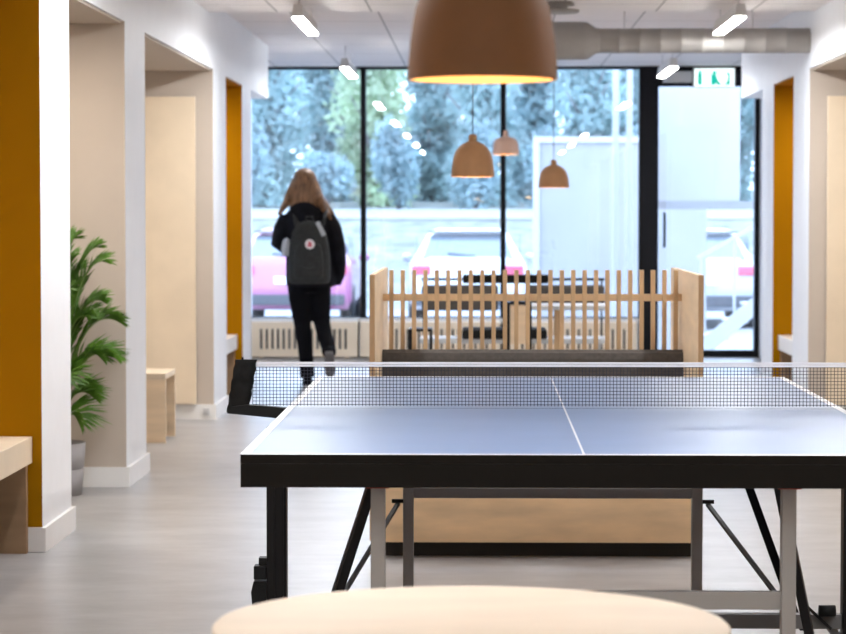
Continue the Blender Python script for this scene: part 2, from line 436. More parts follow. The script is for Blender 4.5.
# ------------------------------------------------------------------ palm
r = empty('potted_palm', (-2.0, 11.78, 0), 'green palm with long fronds in a grey pot in the left niche', 'plant')
b = MB(); b.lathe([(.001, 0), (.155, 0), (.165, .115), (.160, .118), (.160, .122), (.166, .125), (.175, .24), (.165, .24), (.155, .19)], n=36); part(b, 'pot', 'potgrey', r)
b = MB(); b.lathe([(.156, .185), (.10, .2), (.001, .205)], n=24); part(b, 'soil', 'soil', r)
fr = [  # azimuth, reach, tip height, droop
    (-12, .62, 1.20, .05), (8, .50, 1.24, .02), (-35, .50, .95, .05), (14, .70, .88, .10), (-5, .52, 1.02, .05),
    (-22, .60, .72, .10), (-55, .42, .62, .1), (0, .42, .52, .08), (-70, .40, .98, .05), (-30, .38, .42, .10),
    (-95, .38, 1.15, .03), (40, .30, 1.28, .02), (-130, .5, 1.2, .05), (180, .45, 1.25, .05), (150, .22, 1.2, .04), (-15, .72, .72, .10),
    (-40, .30, 1.18, 0), (-75, .25, .80, .0), (-160, .5, .9, .1), (-5, .30, 1.12, .0), (-50, .34, 1.05, .02), (-18, .44, .86, .04), (-28, .2, 1.27, 0)]
for az, reach, zt, dr in fr:
    a = math.radians(az); d = Vector((math.cos(a), math.sin(a)*.75, 0)); side = Vector((-d.y, d.x, 0)).normalized()
    if zt > .9: zt -= .08
    N = 16; P = []
    for k in range(N+1):
        t = k/N
        h = .19 + (zt-.19)*(1-(1-t)**1.9) - dr*max(0, t-.55)**1.5*3
        P.append(Vector((d.x*.03, d.y*.03, 0)) + d*reach*(.45 if zt < .95 else .42)*(t**1.4) + Vector((0, 0, h)))
    s = MB(); s.tube(P, [.008*(1-k/N)+.0015 for k in range(N+1)], 5, mi=0)
    for k in range(2, int(3.2*N)):
        t = .30+.70*k/(3.2*N); i = min(int(t*N), N-1); p = P[i].lerp(P[i+1], t*N-i); td = (P[i+1]-P[i]).normalized()
        L = (.175*math.sin(PI*min(1, (t-.22)/.80)**.8)+.03)*random.uniform(.85, 1.1)
        for q in (-1, 1):
            dd = (td*1.25 + side*q*.85 + Vector((0, 0, random.uniform(0, .4)))).normalized()
            mid = p + dd*L*.5; tip = p + dd*L + Vector((0, 0, -L*.16))
            # stay clear of the pier behind and of the wall
            for v in (mid, tip):
                v.y = min(v.y, .29)
            w = Vector((0, 0, 1)).cross(dd).normalized()*.0036
            w2 = w*.8 + Vector((0, 0, .004))
            vs = [s.bm.verts.new(v) for v in (p-w*.4, mid-w2, tip, mid+w2, p+w*.4)]
            f = s.bm.faces.new(vs); f.material_index = 1
    part(s, 'frond', ['stem', 'leaf'], r)

# ------------------------------------------------------------------ ceiling lamps
def linear_lamp():
    r = empty('ceiling_lamp', (0, 0, 0), 'x', 'ceiling lamp')
    b = MB(); 
    b.rings([[Vector((x, y, z)) for x, z in ((-.034, -.02), (-.024, .05), (.024, .05), (.034, -.02))] for y in (-.68, .68)], smooth=False)
    part(b, 'housing', 'lampgrey', r)
    b = MB(); b.box(-.031, .031, -.67, .67, -.032, -.0205, bevel=.004); part(b, 'diffuser', 'led', r)
    for y in (-.55, .55):
        b = MB(); b.tube([(0, y, .0505), (0, y, .15)], .004, 6); part(b, 'hanger', 'lampgrey', r)
    return r
ll = None
for y in (20.2, 15.2, 10.2, 5.2, .2):
    for x, sd in ((-1.035, 'left'), (1.465, 'right')):
        z = 2.43
        nm = {20.2: 'nearest the window', 15.2: 'second from the window', 10.2: 'third from the window', 5.2: 'fourth from the window', .2: 'farthest from the window'}[y]
        lab = 'linear ceiling lamp in the %s row, %s' % (sd, nm)
        if ll is None: ll = linear_lamp(); ll.location = (x, y, z); ll['label'] = lab
        else: copy_tree(ll, (x, y, z), lab)
        li = bpy.data.lights.new('lamp light', 'AREA'); li.shape = 'RECTANGLE'; li.size = .08; li.size_y = 1.5
        li.energy = 24 if y < 18 else 16; li.color = (.94, .97, 1)
        lo = bpy.data.objects.new('lamp_light', li); COL.objects.link(lo); lo.location = (x, y, z-.04)

# ------------------------------------------------------------------ pendants
def pendant(loc, R, H, neck, shell, label, cordtop, strong, squat=False):
    r = empty('pendant_lamp', loc, label, 'pendant lamp')   # loc = rim centre
    b = MB(); t = .006
    if squat:
        prof = [(R, 0), (R*.97, H*.3), (R*.93, H*.62), (R*.80, H*.82), (R*.55, H*.93), (R*.18, H)]
    else:
        prof = [(R, 0), (R*.99, H*.10), (R*.965, H*.28), (R*.93, H*.45), (R*.885, H*.58), (R*.81, H*.70), (R*.69, H*.81), (R*.52, H*.91), (R*.29, H*.98), (R*.2, H)]
    inn = [(max(a-t, .003), max(z-t*.8, 0) if i else 0) for i, (a, z) in enumerate(prof)]
    b.lathe(prof, n=56); part(b, 'lamp_shade', shell, r)
    b = MB(); b.lathe(inn, n=56); b.lathe([(R, -.0005), (R-t, -.0005)], n=56); part(b, 'shade_lining', 'inner', r)
    b = MB(); b.lathe([(R*.2, H-.002), (R*.19, H+neck*.75), (R*.15, H+neck), (.003, H+neck)], n=24); part(b, 'neck', shell, r)
    b = MB(); b.ball((0, 0, H*.48), R*.28, R*.28, R*.28); part(b, 'bulb', 'bulb', r)
    b = MB(); b.tube([(0, 0, H+neck), (0, 0, cordtop-loc[2]-.02)], .0028 if R < .12 else .003, 6); part(b, 'cord', 'cord', r)
    b = MB(); b.lathe([(.001, cordtop-loc[2]-.03), (.05, cordtop-loc[2]-.03), (.05, cordtop-loc[2]-.001), (.001, cordtop-loc[2]-.001)], n=24); part(b, 'ceiling_cap', shell, r)
    li = bpy.data.lights.new('pendant light', 'POINT'); li.energy = strong; li.color = (1, .62, .30); li.shadow_soft_size = .04
    lo = bpy.data.objects.new('pendant_light', li); COL.objects.link(lo); lo.location = (loc[0], loc[1], loc[2]+H*.12)
pendant((.003, 3.88, 1.500), .1135, .188, .03, 'lampbrown', 'large looking brown bell pendant lamp hanging nearest, above the round table', ZC1, .45)
pendant((-.04, 13.35, 1.489), .1125, .185, .035, 'lampbrown2', 'light brown bell pendant lamp hanging left of the middle mullion', ZC1, .8)
pendant((.528, 18.5, 1.484), .112, .165, .035, 'lampbrown2', 'small light brown bell pendant lamp hanging lowest, right of the middle mullion', ZC2, .8)
pendant((.21, 21.3, 1.787), .112, .15, .05, 'lamptaupe', 'small squat taupe pendant lamp hanging in front of the middle mullion', ZC2, .8, True)

# ------------------------------------------------------------------ duct + diffuser
r = empty('ventilation_duct', (1.2, 16.12, 2.379), 'round galvanised spiral ventilation duct crossing under the ceiling by the window', 'duct')
def xlathe(prof, n=32, mi=0, b=None):
    b = b or MB()
    b.rings([[Vector((x, rr*math.cos(2*PI*k/n), rr*math.sin(2*PI*k/n))) for k in range(n)] for x, rr in prof], cap=False, mi=mi)
    return b
prof = []; x = -.46
while x < .90:
    prof += [(x, .077), (x+.118, .077), (x+.121, .0795), (x+.127, .0795)]; x += .13
part(xlathe(prof), 'pipe', 'duct', r)
part(xlathe([(-.90, .077), (-.86, .077), (-.86, .116), (-.855, .119), (-.56, .119), (-.53, .116), (-.475, .080), (-.455, .080), (-.455, .0775)]), 'coupling', 'duct', r)
for x in (-.3, .5):
    b = MB(); b.tube([(x, 0, .081), (x, 0, .245)], .004, 6); part(b, 'hanger', 'lampgrey', r)
b = MB(); b.lathe([(.001, 0), (.10, 0), (.115, -.012), (.115, -.02), (.075, -.02), (.075, -.034), (.14, -.045), (.145, -.05), (.135, -.062), (.001, -.062)], (.44, 15.2, ZC1-.001), n=40)
tag(b.build('ceiling_diffuser', 'duct'), 'round silver ceiling air diffuser partly hidden behind the nearest pendant lamp', 'air diffuser')

# ------------------------------------------------------------------ table tennis table
TX = .2320; TH = .76; Y0, Y2 = 5.70, 8.44; YM = (Y0+Y2)/2; HW = .768
r = empty('table_tennis_table', (TX, YM, 0), 'blue table tennis table with black apron and grey steel legs', 'table tennis table')
for s in (-1, 1):
    b = MB(); ya, yb = sorted((s*.003, s*1.37)); fs = b.box(-HW, HW, ya, yb, TH-.02, TH)
    for f in fs:
        f.normal_update()
        if abs(f.normal.z) < .5: f.material_index = 1
    part(b, 'tabletop', ['tabletop', 'apron'], r)
    b = MB(); z0, z1 = TH, TH+.0008
    ya, yb = sorted((s*1.35, s*1.37)); b.box(-HW, HW, ya, yb, z0, z1)
    ya, yb = sorted((s*.003, s*1.35)); b.box(-HW, -HW+.02, ya, yb, z0, z1); b.box(HW-.02, HW, ya, yb, z0, z1)
    part(b, 'boundary_line', 'line', r)
    b = MB(); b.box(-.0025, .0025, ya, yb, z0, z1); part(b, 'centre_line', 'line', r)
    b = MB(); t = .022; zt = TH-.0205; zb = .686
    ya, yb = sorted((s*1.37, s*(1.37-t))); b.box(-HW, HW, ya, yb, zb, zt, bevel=.001)
    ya, yb = sorted((s*.02, s*(1.37-t))); b.box(-HW, -HW+t, ya, yb, zb, zt); b.box(HW-t, HW, ya, yb, zb, zt)
    part(b, 'apron', 'apron', r)
    # end legs with cross rails
    yl = s*1.30 if s < 0 else 1.13
    w = .0325 if s < 0 else .034
    zr0, zr1 = (.406, .446) if s < 0 else (.386, .418)
    for q in (-1, 1):
        b = MB(); b.box(q*.4625-w/2, q*.4625+w/2, yl-.02, yl+.02, .012, .687, bevel=.002); lg = part(b, 'leg', 'grey', r)
        b = MB(); b.box(q*.4625-w/2-.003, q*.4625+w/2+.003, yl-.024, yl+.024, 0, .0115); b.build('foot', 'blackplastic', lg)
        if s < 0:
            b = MB(); b.box(q*.4625-.026, q*.4625+.026, yl-.03, yl+.03, .680, .6875); part(b, 'leg_mount', 'redplastic', r)
    b = MB(); b.box(-.4625+w/2, .4625-w/2, yl-.012, yl+.012, zr0, zr1); part(b, 'cross_rail', 'grey', r)
    # braces folding towards the centre
    for q in (-1, 1):
        b = MB(); b.bar((q*(.482 if s < 0 else .497), s*.88 if s < 0 else .55, .68), (q*(.66 if s < 0 else .672), s*.20, .135), .024, .016); part(b, 'brace', 'black', r)
for q in (-1, 1):      # thin far struts
    b = MB(); b.bar((q*.495, 1.105, .37), (q*.675, .12, .13), .013, .010); b.bar((q*.478, 1.105, .378), (q*.515, 1.105, .378), .012, .012); part(b, 'strut', 'black', r)
for q in (-1, 1):      # undercarriage
    b = MB(); x = q*.795
    b.box(x-.0275, x+.0275, -.03, .03, .07, .71, bevel=.003)
    b.box(x-.02, x-.004, -.034, -.0305, .1, .70); b.box(x+.006, x+.02, -.034, -.0305, .1, .70)
    part(b, 'upright', 'black', r)
    b = MB(); b.box(x-.02, x+.02, -.36, .36, .09, .125)
    part(b, 'foot_rail', 'darkgrey', r)
    for yy in (-.33, .33):
        b = MB()
        b.rings([[Vector((xx, yy+.045*math.cos(2*PI*k/20), .047+.045*math.sin(2*PI*k/20))) for k in range(20)] for xx in (x+q*.026, x+q*.052)])
        c = part(b, 'caster', 'blackplastic', r)
        b = MB(); b.box(min(x, x+q*.058), max(x, x+q*.058), yy-.016, yy+.016, .094, .102); b.build('caster_fork', 'black', c)
    b = MB(); xa = x+q*.028
    lo, hi = sorted((xa, xa+q*.022)); b.box(lo, hi, -.02, .02, .325, .345)
    lo, hi = sorted((xa, xa+q*.036)); b.box(lo, hi, -.025, .025, .285, .323, bevel=.003)
    b.prism([(xa, .28), (xa+q*.036, .28), (xa+q*.043, .25), (xa+q*.04, .215), (xa+q*.03, .195), (xa, .195)], 'y', -.028, .028)
    part(b, 'locking_lever', 'blackplastic', r)
b = MB(); b.box(-.765, .765, -.02, .02, .153, .192); part(b, 'lower_rail', 'darkgrey', r)
b = MB(); b.box(-.765, .765, -.015, .015, .09, .110); part(b, 'lower_rail', 'darkgrey', r)
for q in (-1, 1):
    b = MB(); b.tube([(q*.70, -.038, .206), (q*.745, -.038, .206)], .016, 12); b.bar((q*.67, -.026, .215), (q*.735, -.026, .155), .012, .008); part(b, 'latch', 'blackplastic', r)

# net
r = empty('table_tennis_net', (TX, YM, TH), 'dark mesh table tennis net with white top tape across the blue table', 'net')
NH = .128; xe = .862
b = MB(); x = -xe
while x <= xe:
    b.box(x-.0007, x+.0007, -.0006, .0006, .006, NH-.012); x += .0095
z = .010
while z < NH-.012:
    b.box(-xe, xe, -.0006, .0006, z-.0007, z+.0007); z += .0094
part(b, 'mesh', 'net', r)
b = MB(); b.box(-xe, xe, -.003, .003, NH-.013, NH-.0075); b.box(-xe, xe, -.003, .003, NH-.0065, NH, bevel=.001); part(b, 'top_tape', 'tape', r)
for q in (-1, 1):
    b = MB()
    # cloth sleeve over the post, wrinkled
    rs = []
    for k in range(13):
        z = -.012 + (NH+.018)*k/12
        lean = q*(.892 - .012*(1-k/12)*-1 - (k/12)*.012)
        w = .030 + .0015*math.sin(k*2.1)
        rs.append([Vector((lean+dx*w, dy*(.012+.002*math.sin(k*1.7+dx)), z)) for dx, dy in ((-1, -.6), (-.5, -1), (.0, -.7), (.5, -1), (1, -.6), (1, .6), (0, 1), (-1, .6))])
    b.rings(rs); part(b, 'post_sleeve', 'blackfabric', r)
    b = MB(); b.tube([(q*.89, 0, NH+.006), (q*.89, 0, NH+.013)], .003, 8); part(b, 'tension_knob', 'blackplastic', r)
    b = MB()
    b.prism([(q*.920, .004), (q*.932, -.014), (q*.765, -.030), (q*.768, .0005), (q*.80, .004), (q*.88, .010)], 'y', -.018, .018)
    part(b, 'clamp_arm', 'blackplastic', r)
    b = MB(); b.box(min(q*.775, q*.80), max(q*.775, q*.80), -.02, .02, -.062, -.0305); b.tube([(q*.79, 0, -.09), (q*.79, 0, -.06)], .008, 8); part(b, 'clamp_screw', 'black', r)

# ------------------------------------------------------------------ round table in the foreground
r = empty('round_table', (-.013, 3.62, 0), 'round pale birch topped table in the foreground at the bottom edge', 'table')
b = MB(); R = .367; z1 = .717
b.lathe([(.001, z1-.024), (R-.004, z1-.024), (R, z1-.020), (R, z1-.004), (R-.004, z1), (.001, z1)], n=96)
part(b, 'tabletop', 'ash', r)
b = MB(); b.lathe([(.001, z1-.034), (.15, z1-.034), (.15, z1-.0245), (.001, z1-.0245)], n=32); part(b, 'mounting_plate', 'black', r)
b = MB(); b.tube([(0, 0, .03), (0, 0, z1-.035)], .03, 20); part(b, 'column', 'black', r)
b = MB(); b.lathe([(.001, 0), (.22, 0), (.225, .008), (.21, .018), (.04, .03), (.001, .03)], n=40); part(b, 'base', 'black', r)

# ------------------------------------------------------------------ slatted booth
BX = .211; BW = .629
r = empty('booth_bench', (BX, 10.45, 0), 'birch booth bench with dark cushions and an oak slatted screen behind the table', 'booth bench')
for s in (-1, 1):
    xa, xb = sorted((s*BW, s*(BW-.020)))
    b = MB(); fs = b.box(xa, xb, -.80, .60, .06, 1.067)
    for f in fs:
        f.normal_update()
        if abs(f.normal.x) < .5: f.material_index = 1
    part(b, 'side_panel', ['birch', 'oak'], r)
b = MB(); b.box(-BW+.021, BW-.021, -.82, -.80, .058, .36); part(b, 'front_panel', 'birchx', r)
b = MB(); b.box(-BW+.03, BW-.03, -.77, .56, 0, .057); part(b, 'plinth', 'dark', r)
b = MB(); b.box(-BW+.021, BW-.021, -.799, .58, .30, .345); part(b, 'seat_board', 'birch', r)
b = MB(); b.box(-BW+.022, BW-.022, -.81, -.19, .361, .46, bevel=.02); part(b, 'seat_cushion', 'cushion', r)
b = MB()
b.rings([[Vector((x, y, z)) for y, z in ((-.185, .37), (-.03, .37), (-.03, .725), (-.045, .742), (-.075, .748), (-.105, .735), (-.115, .71))] for x in (-BW+.022, BW-.022)], smooth=False)
part(b, 'backrest_cushion', 'cushion', r)
b = MB(); b.box(-BW+.022, BW-.022, .15, .58, .3455, .44, bevel=.02); part(b, 'seat_cushion', 'cushion', r)
b = MB(); b.box(-BW+.022, BW-.022, .03, .12, .3455, .72, bevel=.015); part(b, 'backrest_cushion', 'cushion', r)
n = 26; x0, x1 = -.574, .585
for k in range(n):
    x = x0+(x1-x0)*k/(n-1); b = MB(); zt = 1.068
    b.box(x-.0086, x+.0086, -.012, .022, .42, zt, bevel=.001); part(b, 'slat', 'oak', r)
b = MB(); b.box(-BW+.0205, BW-.0205, .0225, .034, .942, .970)
part(b, 'screen_rail', 'oakrail', r)
# short infill rails between the slats on the near side
b = MB()
for k in range(n-1):
    xa = x0+(x1-x0)*k/(n-1)+.0088; xb = x0+(x1-x0)*(k+1)/(n-1)-.0088; b.box(xa, xb, -.006, .016, .942, .970)
b.box(-BW+.0205, x0-.0088, -.006, .016, .942, .970); b.box(x1+.0088, BW-.0205, -.006, .016, .942, .970)
part(b, 'screen_rail', 'oakrail', r)

# things behind the screen
r = empty('side_table', (.55, 16.0, 0), 'small white topped table on one wooden leg, seen through the right slats', 'table')
b = MB(); b.box(-.24, .24, -.25, .25, .705, .732, bevel=.003); part(b, 'tabletop', 'whitesteel', r)
b = MB(); b.box(-.09, -.03, -.03, .03, .03, .7045); part(b, 'leg', 'oak', r)
b = MB(); b.box(-.2, .14, -.16, .16, 0, .0295); part(b, 'base', 'dark', r)
r = empty('dining_chair', (.226, 15.0, 0), 'narrow dark framed chair with birch back panel, seen behind the middle slats', 'chair')
b = MB(); b.box(-.052, .052, -.014, .0, .535, .765); part(b, 'back_panel', 'birch', r)
b = MB(); b.box(-.075, -.0525, -.02, .02, 0, .777); part(b, 'leg', 'black', r)
b = MB(); b.box(.0525, .075, -.02, .02, 0, .777); part(b, 'leg', 'black', r)
b = MB(); b.box(-.052, .052, -.02, .02, .766, .785); part(b, 'back_rail', 'black', r)
b = MB(); b.box(-.075, .075, .021, .33, .44, .46); part(b, 'seat', 'birch', r)
for sx in (-.064, .064):
    b = MB(); b.box(sx-.011, sx+.011, .30, .322, 0, .4395); part(b, 'leg', 'black', r)
r = empty('bench', (.22, 17.3, 0), 'dark cushioned bench with black rail behind the slatted screen, nearer the window', 'bench')
b = MB(); b.box(-.615, -.10, -.06, .05, .645, .815, bevel=.015); part(b, 'backrest_cushion', 'cushion', r)
b = MB(); b.box(.10, .615, -.06, .05, .672, .815, bevel=.015); part(b, 'backrest_cushion', 'cushion', r)
b = MB(); b.box(-.62, .62, .055, .075, .845, .862); part(b, 'top_rail', 'black', r)
b = MB(); b.box(-.34, .24, -.02, .05, .828, .886, bevel=.01); part(b, 'head_cushion', 'blackfabric', r)
for sx in (-.61, .595):
    b = MB(); b.box(sx, sx+.012, .055, .075, 0, .844); part(b, 'leg', 'black', r)
b = MB(); b.box(-.34, .22, -.42, .05, .472, .532, bevel=.01); part(b, 'seat_cushion', 'blackfabric', r)
b = MB(); b.box(-.62, .62, -.40, .05, .44, .471); part(b, 'seat_board', 'whitesteel', r)
for sx in (-.58, .55):
    b = MB(); b.box(sx, sx+.03, -.38, -.35, 0, .4395); part(b, 'leg', 'whitesteel', r)
r = empty('stool', (-.335, 14.4, 0), 'small black stool seen low behind the leftmost slats', 'stool')
b = MB(); b.box(-.065, .065, -.12, .12, .640, .655); part(b, 'seat', 'black', r)
for sx in (-.058, .058):
    for sy in (-.11, .11):
        b = MB(); b.box(sx-.006, sx+.006, sy-.006, sy+.006, 0, .6395); part(b, 'leg', 'black', r)

# ------------------------------------------------------------------ person
px, py = -1.31, 19.4
P = empty('person', (px, py, 0), 'person with long reddish blond hair in black jacket and trousers, walking towards the window', 'person')
def A(x, y): return ((x-481)/131.5-px, 1.298-(y-213.5)/131.5)     # helper for proportions: returns local X, Z
# body (one continuous skin surface)
b = MB()
hx = -.02
b.ell([((hx, .0, 1.405), .030, .035), ((hx, .015, 1.42), .052, .07), ((hx, .015, 1.47), .068, .088), ((hx, .01, 1.53), .074, .095), ((hx, .005, 1.58), .068, .088), ((hx, 0, 1.615), .045, .06), ((hx, 0, 1.63), .012, .02)], n=24)
b.ball((hx, .105, 1.505), .011, .018, .02)        # nose
b.ball((hx, .09, 1.462), .024, .016, .010)        # lips
for q in (-1, 1):
    b.ball((hx+q*.073, 0, 1.51), .012, .02, .03); b.ball((hx+q*.03, .082, 1.53), .014, .012, .009)
b.tube([(hx, -.005, 1.27), (hx, -.002, 1.35), (hx, .005, 1.44)], [.06, .05, .05], 16)
b.ell([((0, 0, .80), .13, .09), ((0, 0, .88), .145, .10), ((0, 0, 1.02), .115, .085), ((0, 0, 1.18), .145, .10), ((0, 0, 1.28), .14, .085), ((0, 0, 1.33), .07, .06)], n=24)
# arms
b.tube([(-.14, 0, 1.28), (-.185, -.02, 1.15), (-.195, -.02, 1.06), (-.13, .13, 1.07), (-.09, .22, 1.10)], [.045, .04, .036, .030, .022], 12)
b.tube([(.15, 0, 1.27), (.205, -.015, 1.12), (.215, -.01, 1.02), (.225, .02, .93), (.215, .05, .87)], [.045, .04, .036, .030, .023], 12)
# legs
LK = (-.045, .05, .47); RK = (.102, .08, .47)
b.tube([(-.062, 0, .83), (-.060, .02, .66), LK, (-.022, .01, .28), (-.004, -.02, .09)], [.08, .06, .046, .04, .03], 14)
b.tube([(.088, 0, .83), (.092, .035, .66), RK, (.128, -.02, .37), (.158, -.14, .30)], [.08, .06, .046, .04, .03], 14)
part(b, 'body', 'skin', P, remesh=.009, smoothit=3)
# hands: five fingers each
def hand(base, d, up, sidev, curl, sc=1.0):
    b = MB(); base = Vector(base); d = Vector(d).normalized(); up = Vector(up).normalized(); sd = Vector(sidev).normalized()
    b.tube([base - d*.02, base+d*.02, base + d*.05, base+d*.085], [.019, .024, .030, .027], 12, flat=.55)
    for i, L in enumerate((.068, .078, .072, .056)):
        o = sd*((i-1.5)*.0165); p0 = base+d*.075+o
        pts = [p0]; dd = d.copy()
        for j in range(3):
            dd = (dd*math.cos(curl) - up*math.sin(curl)).normalized() if j else (dd*math.cos(curl*.5)-up*math.sin(curl*.5)).normalized()
            up2 = sd.cross(dd); pts.append(pts[-1]+dd*L/3)
        b.tube([v for v in pts], [.0088, .0085, .0078, .0065], 8)
    t0 = base + d*.025 - sd*.022; t1 = t0 - sd*.022 + d*.025 - up*.008; t2 = t1 + d*.026 - up*.012 + sd*.006
    b.tube([t0, t1, t2], [.011, .0095, .0075], 8)
    return b
part(hand((-.085, .235, 1.105), (.35, .9, .12), (0, -.1, 1), (1, -.3, 0), .5), 'hand', 'skin', P, remesh=.004)
part(hand((.210, .055, .862), (-.12, .1, -1), (1, 0, -.1), (0, 1, .1), .35), 'hand', 'skin', P, remesh=.004)
# jacket
b = MB()
b.ell([((.025, 0, .745), .185, .125), ((.022, 0, .80), .188, .13), ((.01, 0, .92), .175, .12), ((0, 0, 1.05), .165, .12), ((-.005, 0, 1.17), .175, .125), ((-.008, 0, 1.25), .175, .12), ((-.012, 0, 1.31), .145, .10), ((-.015, 0, 1.36), .085, .08), ((-.02, -.01, 1.40), .07, .07)], n=28)
b.tube([(-.15, 0, 1.27), (-.20, -.02, 1.18), (-.222, -.02, 1.07), (-.18, .03, 1.045), (-.13, .13, 1.075), (-.095, .20, 1.10)], [.065, .060, .058, .055, .046, .04], 14)
b.tube([(.15, 0, 1.27), (.205, -.015, 1.18), (.235, -.01, 1.05), (.245, .0, .93), (.24, .025, .84), (.212, .045, .765)], [.065, .060, .056, .052, .046, .042], 14)
part(b, 'jacket', 'jacket', P, remesh=.012, smoothit=5)
b = MB(); b.ball((-.018, -.095, 1.30), .115, .065, .095); b.ball((-.018, -.06, 1.365), .10, .07, .05); b.ball((-.085, -.05, 1.33), .05, .06, .06); b.ball((.055, -.05, 1.33), .05, .06, .06)
part(b, 'hood', 'jacket', P, remesh=.012, smoothit=4)
# trousers
b = MB()
b.ell([((.015, 0, .70), .145, .10), ((.012, 0, .78), .15, .11), ((.01, 0, .88), .14, .10)], n=24)
b.tube([(-.062, 0, .78), (-.060, .02, .64), (-.045, .05, .47), (-.022, .01, .30), (-.006, -.02, .16), (.0, -.02, .055)], [.095, .083, .066, .058, .055, .056], 16)
b.tube([(.088, 0, .78), (.094, .04, .62), (.104, .08, .47), (.130, -.01, .375), (.162, -.12, .30), (.176, -.18, .245)], [.092, .080, .064, .060, .056, .056], 16)
part(b, 'trousers', 'trouser', P, remesh=.011, smoothit=4)
# shoes
def shoe(M4):
    b = MB(); rs = []
    for y, w, zt in ((-.10, .026, .05), (-.09, .034, .085), (-.04, .036, .10), (.02, .038, .075), (.08, .043, .055), (.13, .036, .045), (.155, .02, .03)):
        rs.append([M4 @ Vector((w*math.cos(t), y, .018+max(0, math.sin(t))*(zt-.018)+min(0, math.sin(t))*.006)) for t in [2*PI*k/14 for k in range(14)]])
    b.rings(rs); return b
def sole(M4):
    b = MB(); pr = [(-.030, -.10), (-.036, -.04), (-.040, .06), (-.036, .125), (-.015, .16), (.015, .16), (.036, .125), (.040, .06), (.036, -.04), (.030, -.10)]
    b.rings([[M4 @ Vector((x, y, z)) for x, y in pr] for z in (0, .013)], smooth=False); return b
ML = Matrix.Translation((-.002, -.01, .001)) 
MR = Matrix.Translation((.178, -.215, .265)) @ Matrix.Rotation(math.radians(-50), 4, 'X') @ Matrix.Translation((0, .06, -.055))
for mm in (ML, MR):
    sh = part(shoe(mm), 'shoe', 'trouser', P); sole(mm).build('sole', 'solegrey' if mm is MR else 'trouser', P)
# hair
b = MB()
b.ball((hx, -.012, 1.545), .093, .098, .100); b.ball((hx, -.05, 1.475), .105, .07, .12)
b.ell([((hx+.01, -.075, 1.30), .05, .02), ((hx+.008, -.08, 1.36), .12, .04), ((hx, -.075, 1.42), .128, .055), ((hx, -.06, 1.50), .10, .06)], n=24)
for q, xx, zz, yy in ((-1, -.215, 1.285, -.06), (1, .185, 1.25, -.06), (-1, -.175, 1.33, -.08), (1, .15, 1.28, -.085), (-1, -.195, 1.32, -.04), (1, .205, 1.29, -.03), (-1, -.15, 1.36, -.02), (1, .16, 1.31, -.02)):
    b.tube([(hx+q*.055, -.02, 1.55), (hx+q*.085, -.045, 1.48), (hx+q*.115, yy-.02, 1.41), (xx, yy, zz)], [.04, .042, .038, .012], 10)
part(b, 'hair', 'hair', P, remesh=.010, smoothit=2)
# backpack: worn, so its own thing
K = empty('backpack', (px+.028, py-.215, 1.0), 'grey backpack with a round white and red patch on the walking person', 'backpack')
b = MB(); rs = []
for z, w, d in ((-.232, .12, .05), (-.225, .155, .07), (-.16, .163, .085), (-.02, .160, .085), (.08, .146, .078), (.155, .125, .066), (.21, .092, .05), (.238, .055, .035), (.248, .02, .015)):
    n = 24; rs.append([Vector((w*math.copysign(abs(math.cos(t))**.7, math.cos(t)), d*math.copysign(abs(math.sin(t))**.7, math.sin(t)), z)) for t in [2*PI*k/n for k in range(n)]])
b.rings(rs); part(b, 'main_compartment', 'bag', K, subsurf=1)
b = MB(); rs = []
for z, w, d in ((-.19, .10, .01), (-.18, .115, .025), (-.05, .113, .032), (.05, .10, .028), (.085, .08, .01)):
    rs.append([Vector((w*math.copysign(abs(math.cos(t))**.6, math.cos(t)), -.082+d*math.copysign(abs(math.sin(t))**.6, math.sin(t)), z)) for t in [2*PI*k/20 for k in range(20)]])
b.rings(rs); part(b, 'front_pocket', 'bag', K, subsurf=1)
b = MB(); b.tube([(.095*math.cos(t), -.117+.02*abs(math.cos(t)), .0+.11*math.sin(t)) for t in [PI+PI*k/14 for k in range(15)]], .004, 6); b.tube([(-.10, -.10, .09), (0, -.10, .10), (.10, -.10, .09)], .004, 6); part(b, 'zip', 'bagdark', K)
def disc(b, c, R, y0, y1, n=24): b.rings([[Vector((c[0]+R*math.cos(2*PI*k/n), y, c[1]+R*math.sin(2*PI*k/n))) for k in range(n)] for y in (y0, y1)], smooth=False)
b = MB(); disc(b, (.012, .070), .036, -.121, -.112); pt = part(b, 'round_patch', 'patch', K)
b = MB(); disc(b, (.012, .078), .013, -.124, -.1215, 12); b.prism([(-.008, .068), (.032, .068), (.026, .050), (-.002, .050)], 'y', -.124, -.1215); b.build('patch_emblem', 'patchred', pt)
b = MB(); b.tube([(-.02, -.03, .235), (-.02, -.045, .275), (.03, -.045, .275), (.03, -.03, .235)], .007, 8); part(b, 'grab_handle', 'bagdark', K)
for q in (-1, 1):
    b = MB(); b.bar((q*.065, -.055, .235), (q*.115, -.085, .135), .032, .006); part(b, 'compression_strap', 'strapgrey' if q > 0 else 'bagdark', K)
    b = MB(); b.tube([(q*.10, .045, .21), (q*.115, .085, .295), (q*.12, .15, .33)], [.016, .018, .016], 8, flat=.5); part(b, 'shoulder_strap', 'bagdark', K)
b = MB(); b.tube([(-.172, .0, -.02), (-.176, .0, .03), (-.172, .0, .09), (-.16, 0, .11)], [.03, .034, .028, .015], 12); part(b, 'side_pocket_bottle', 'strapgrey', K)

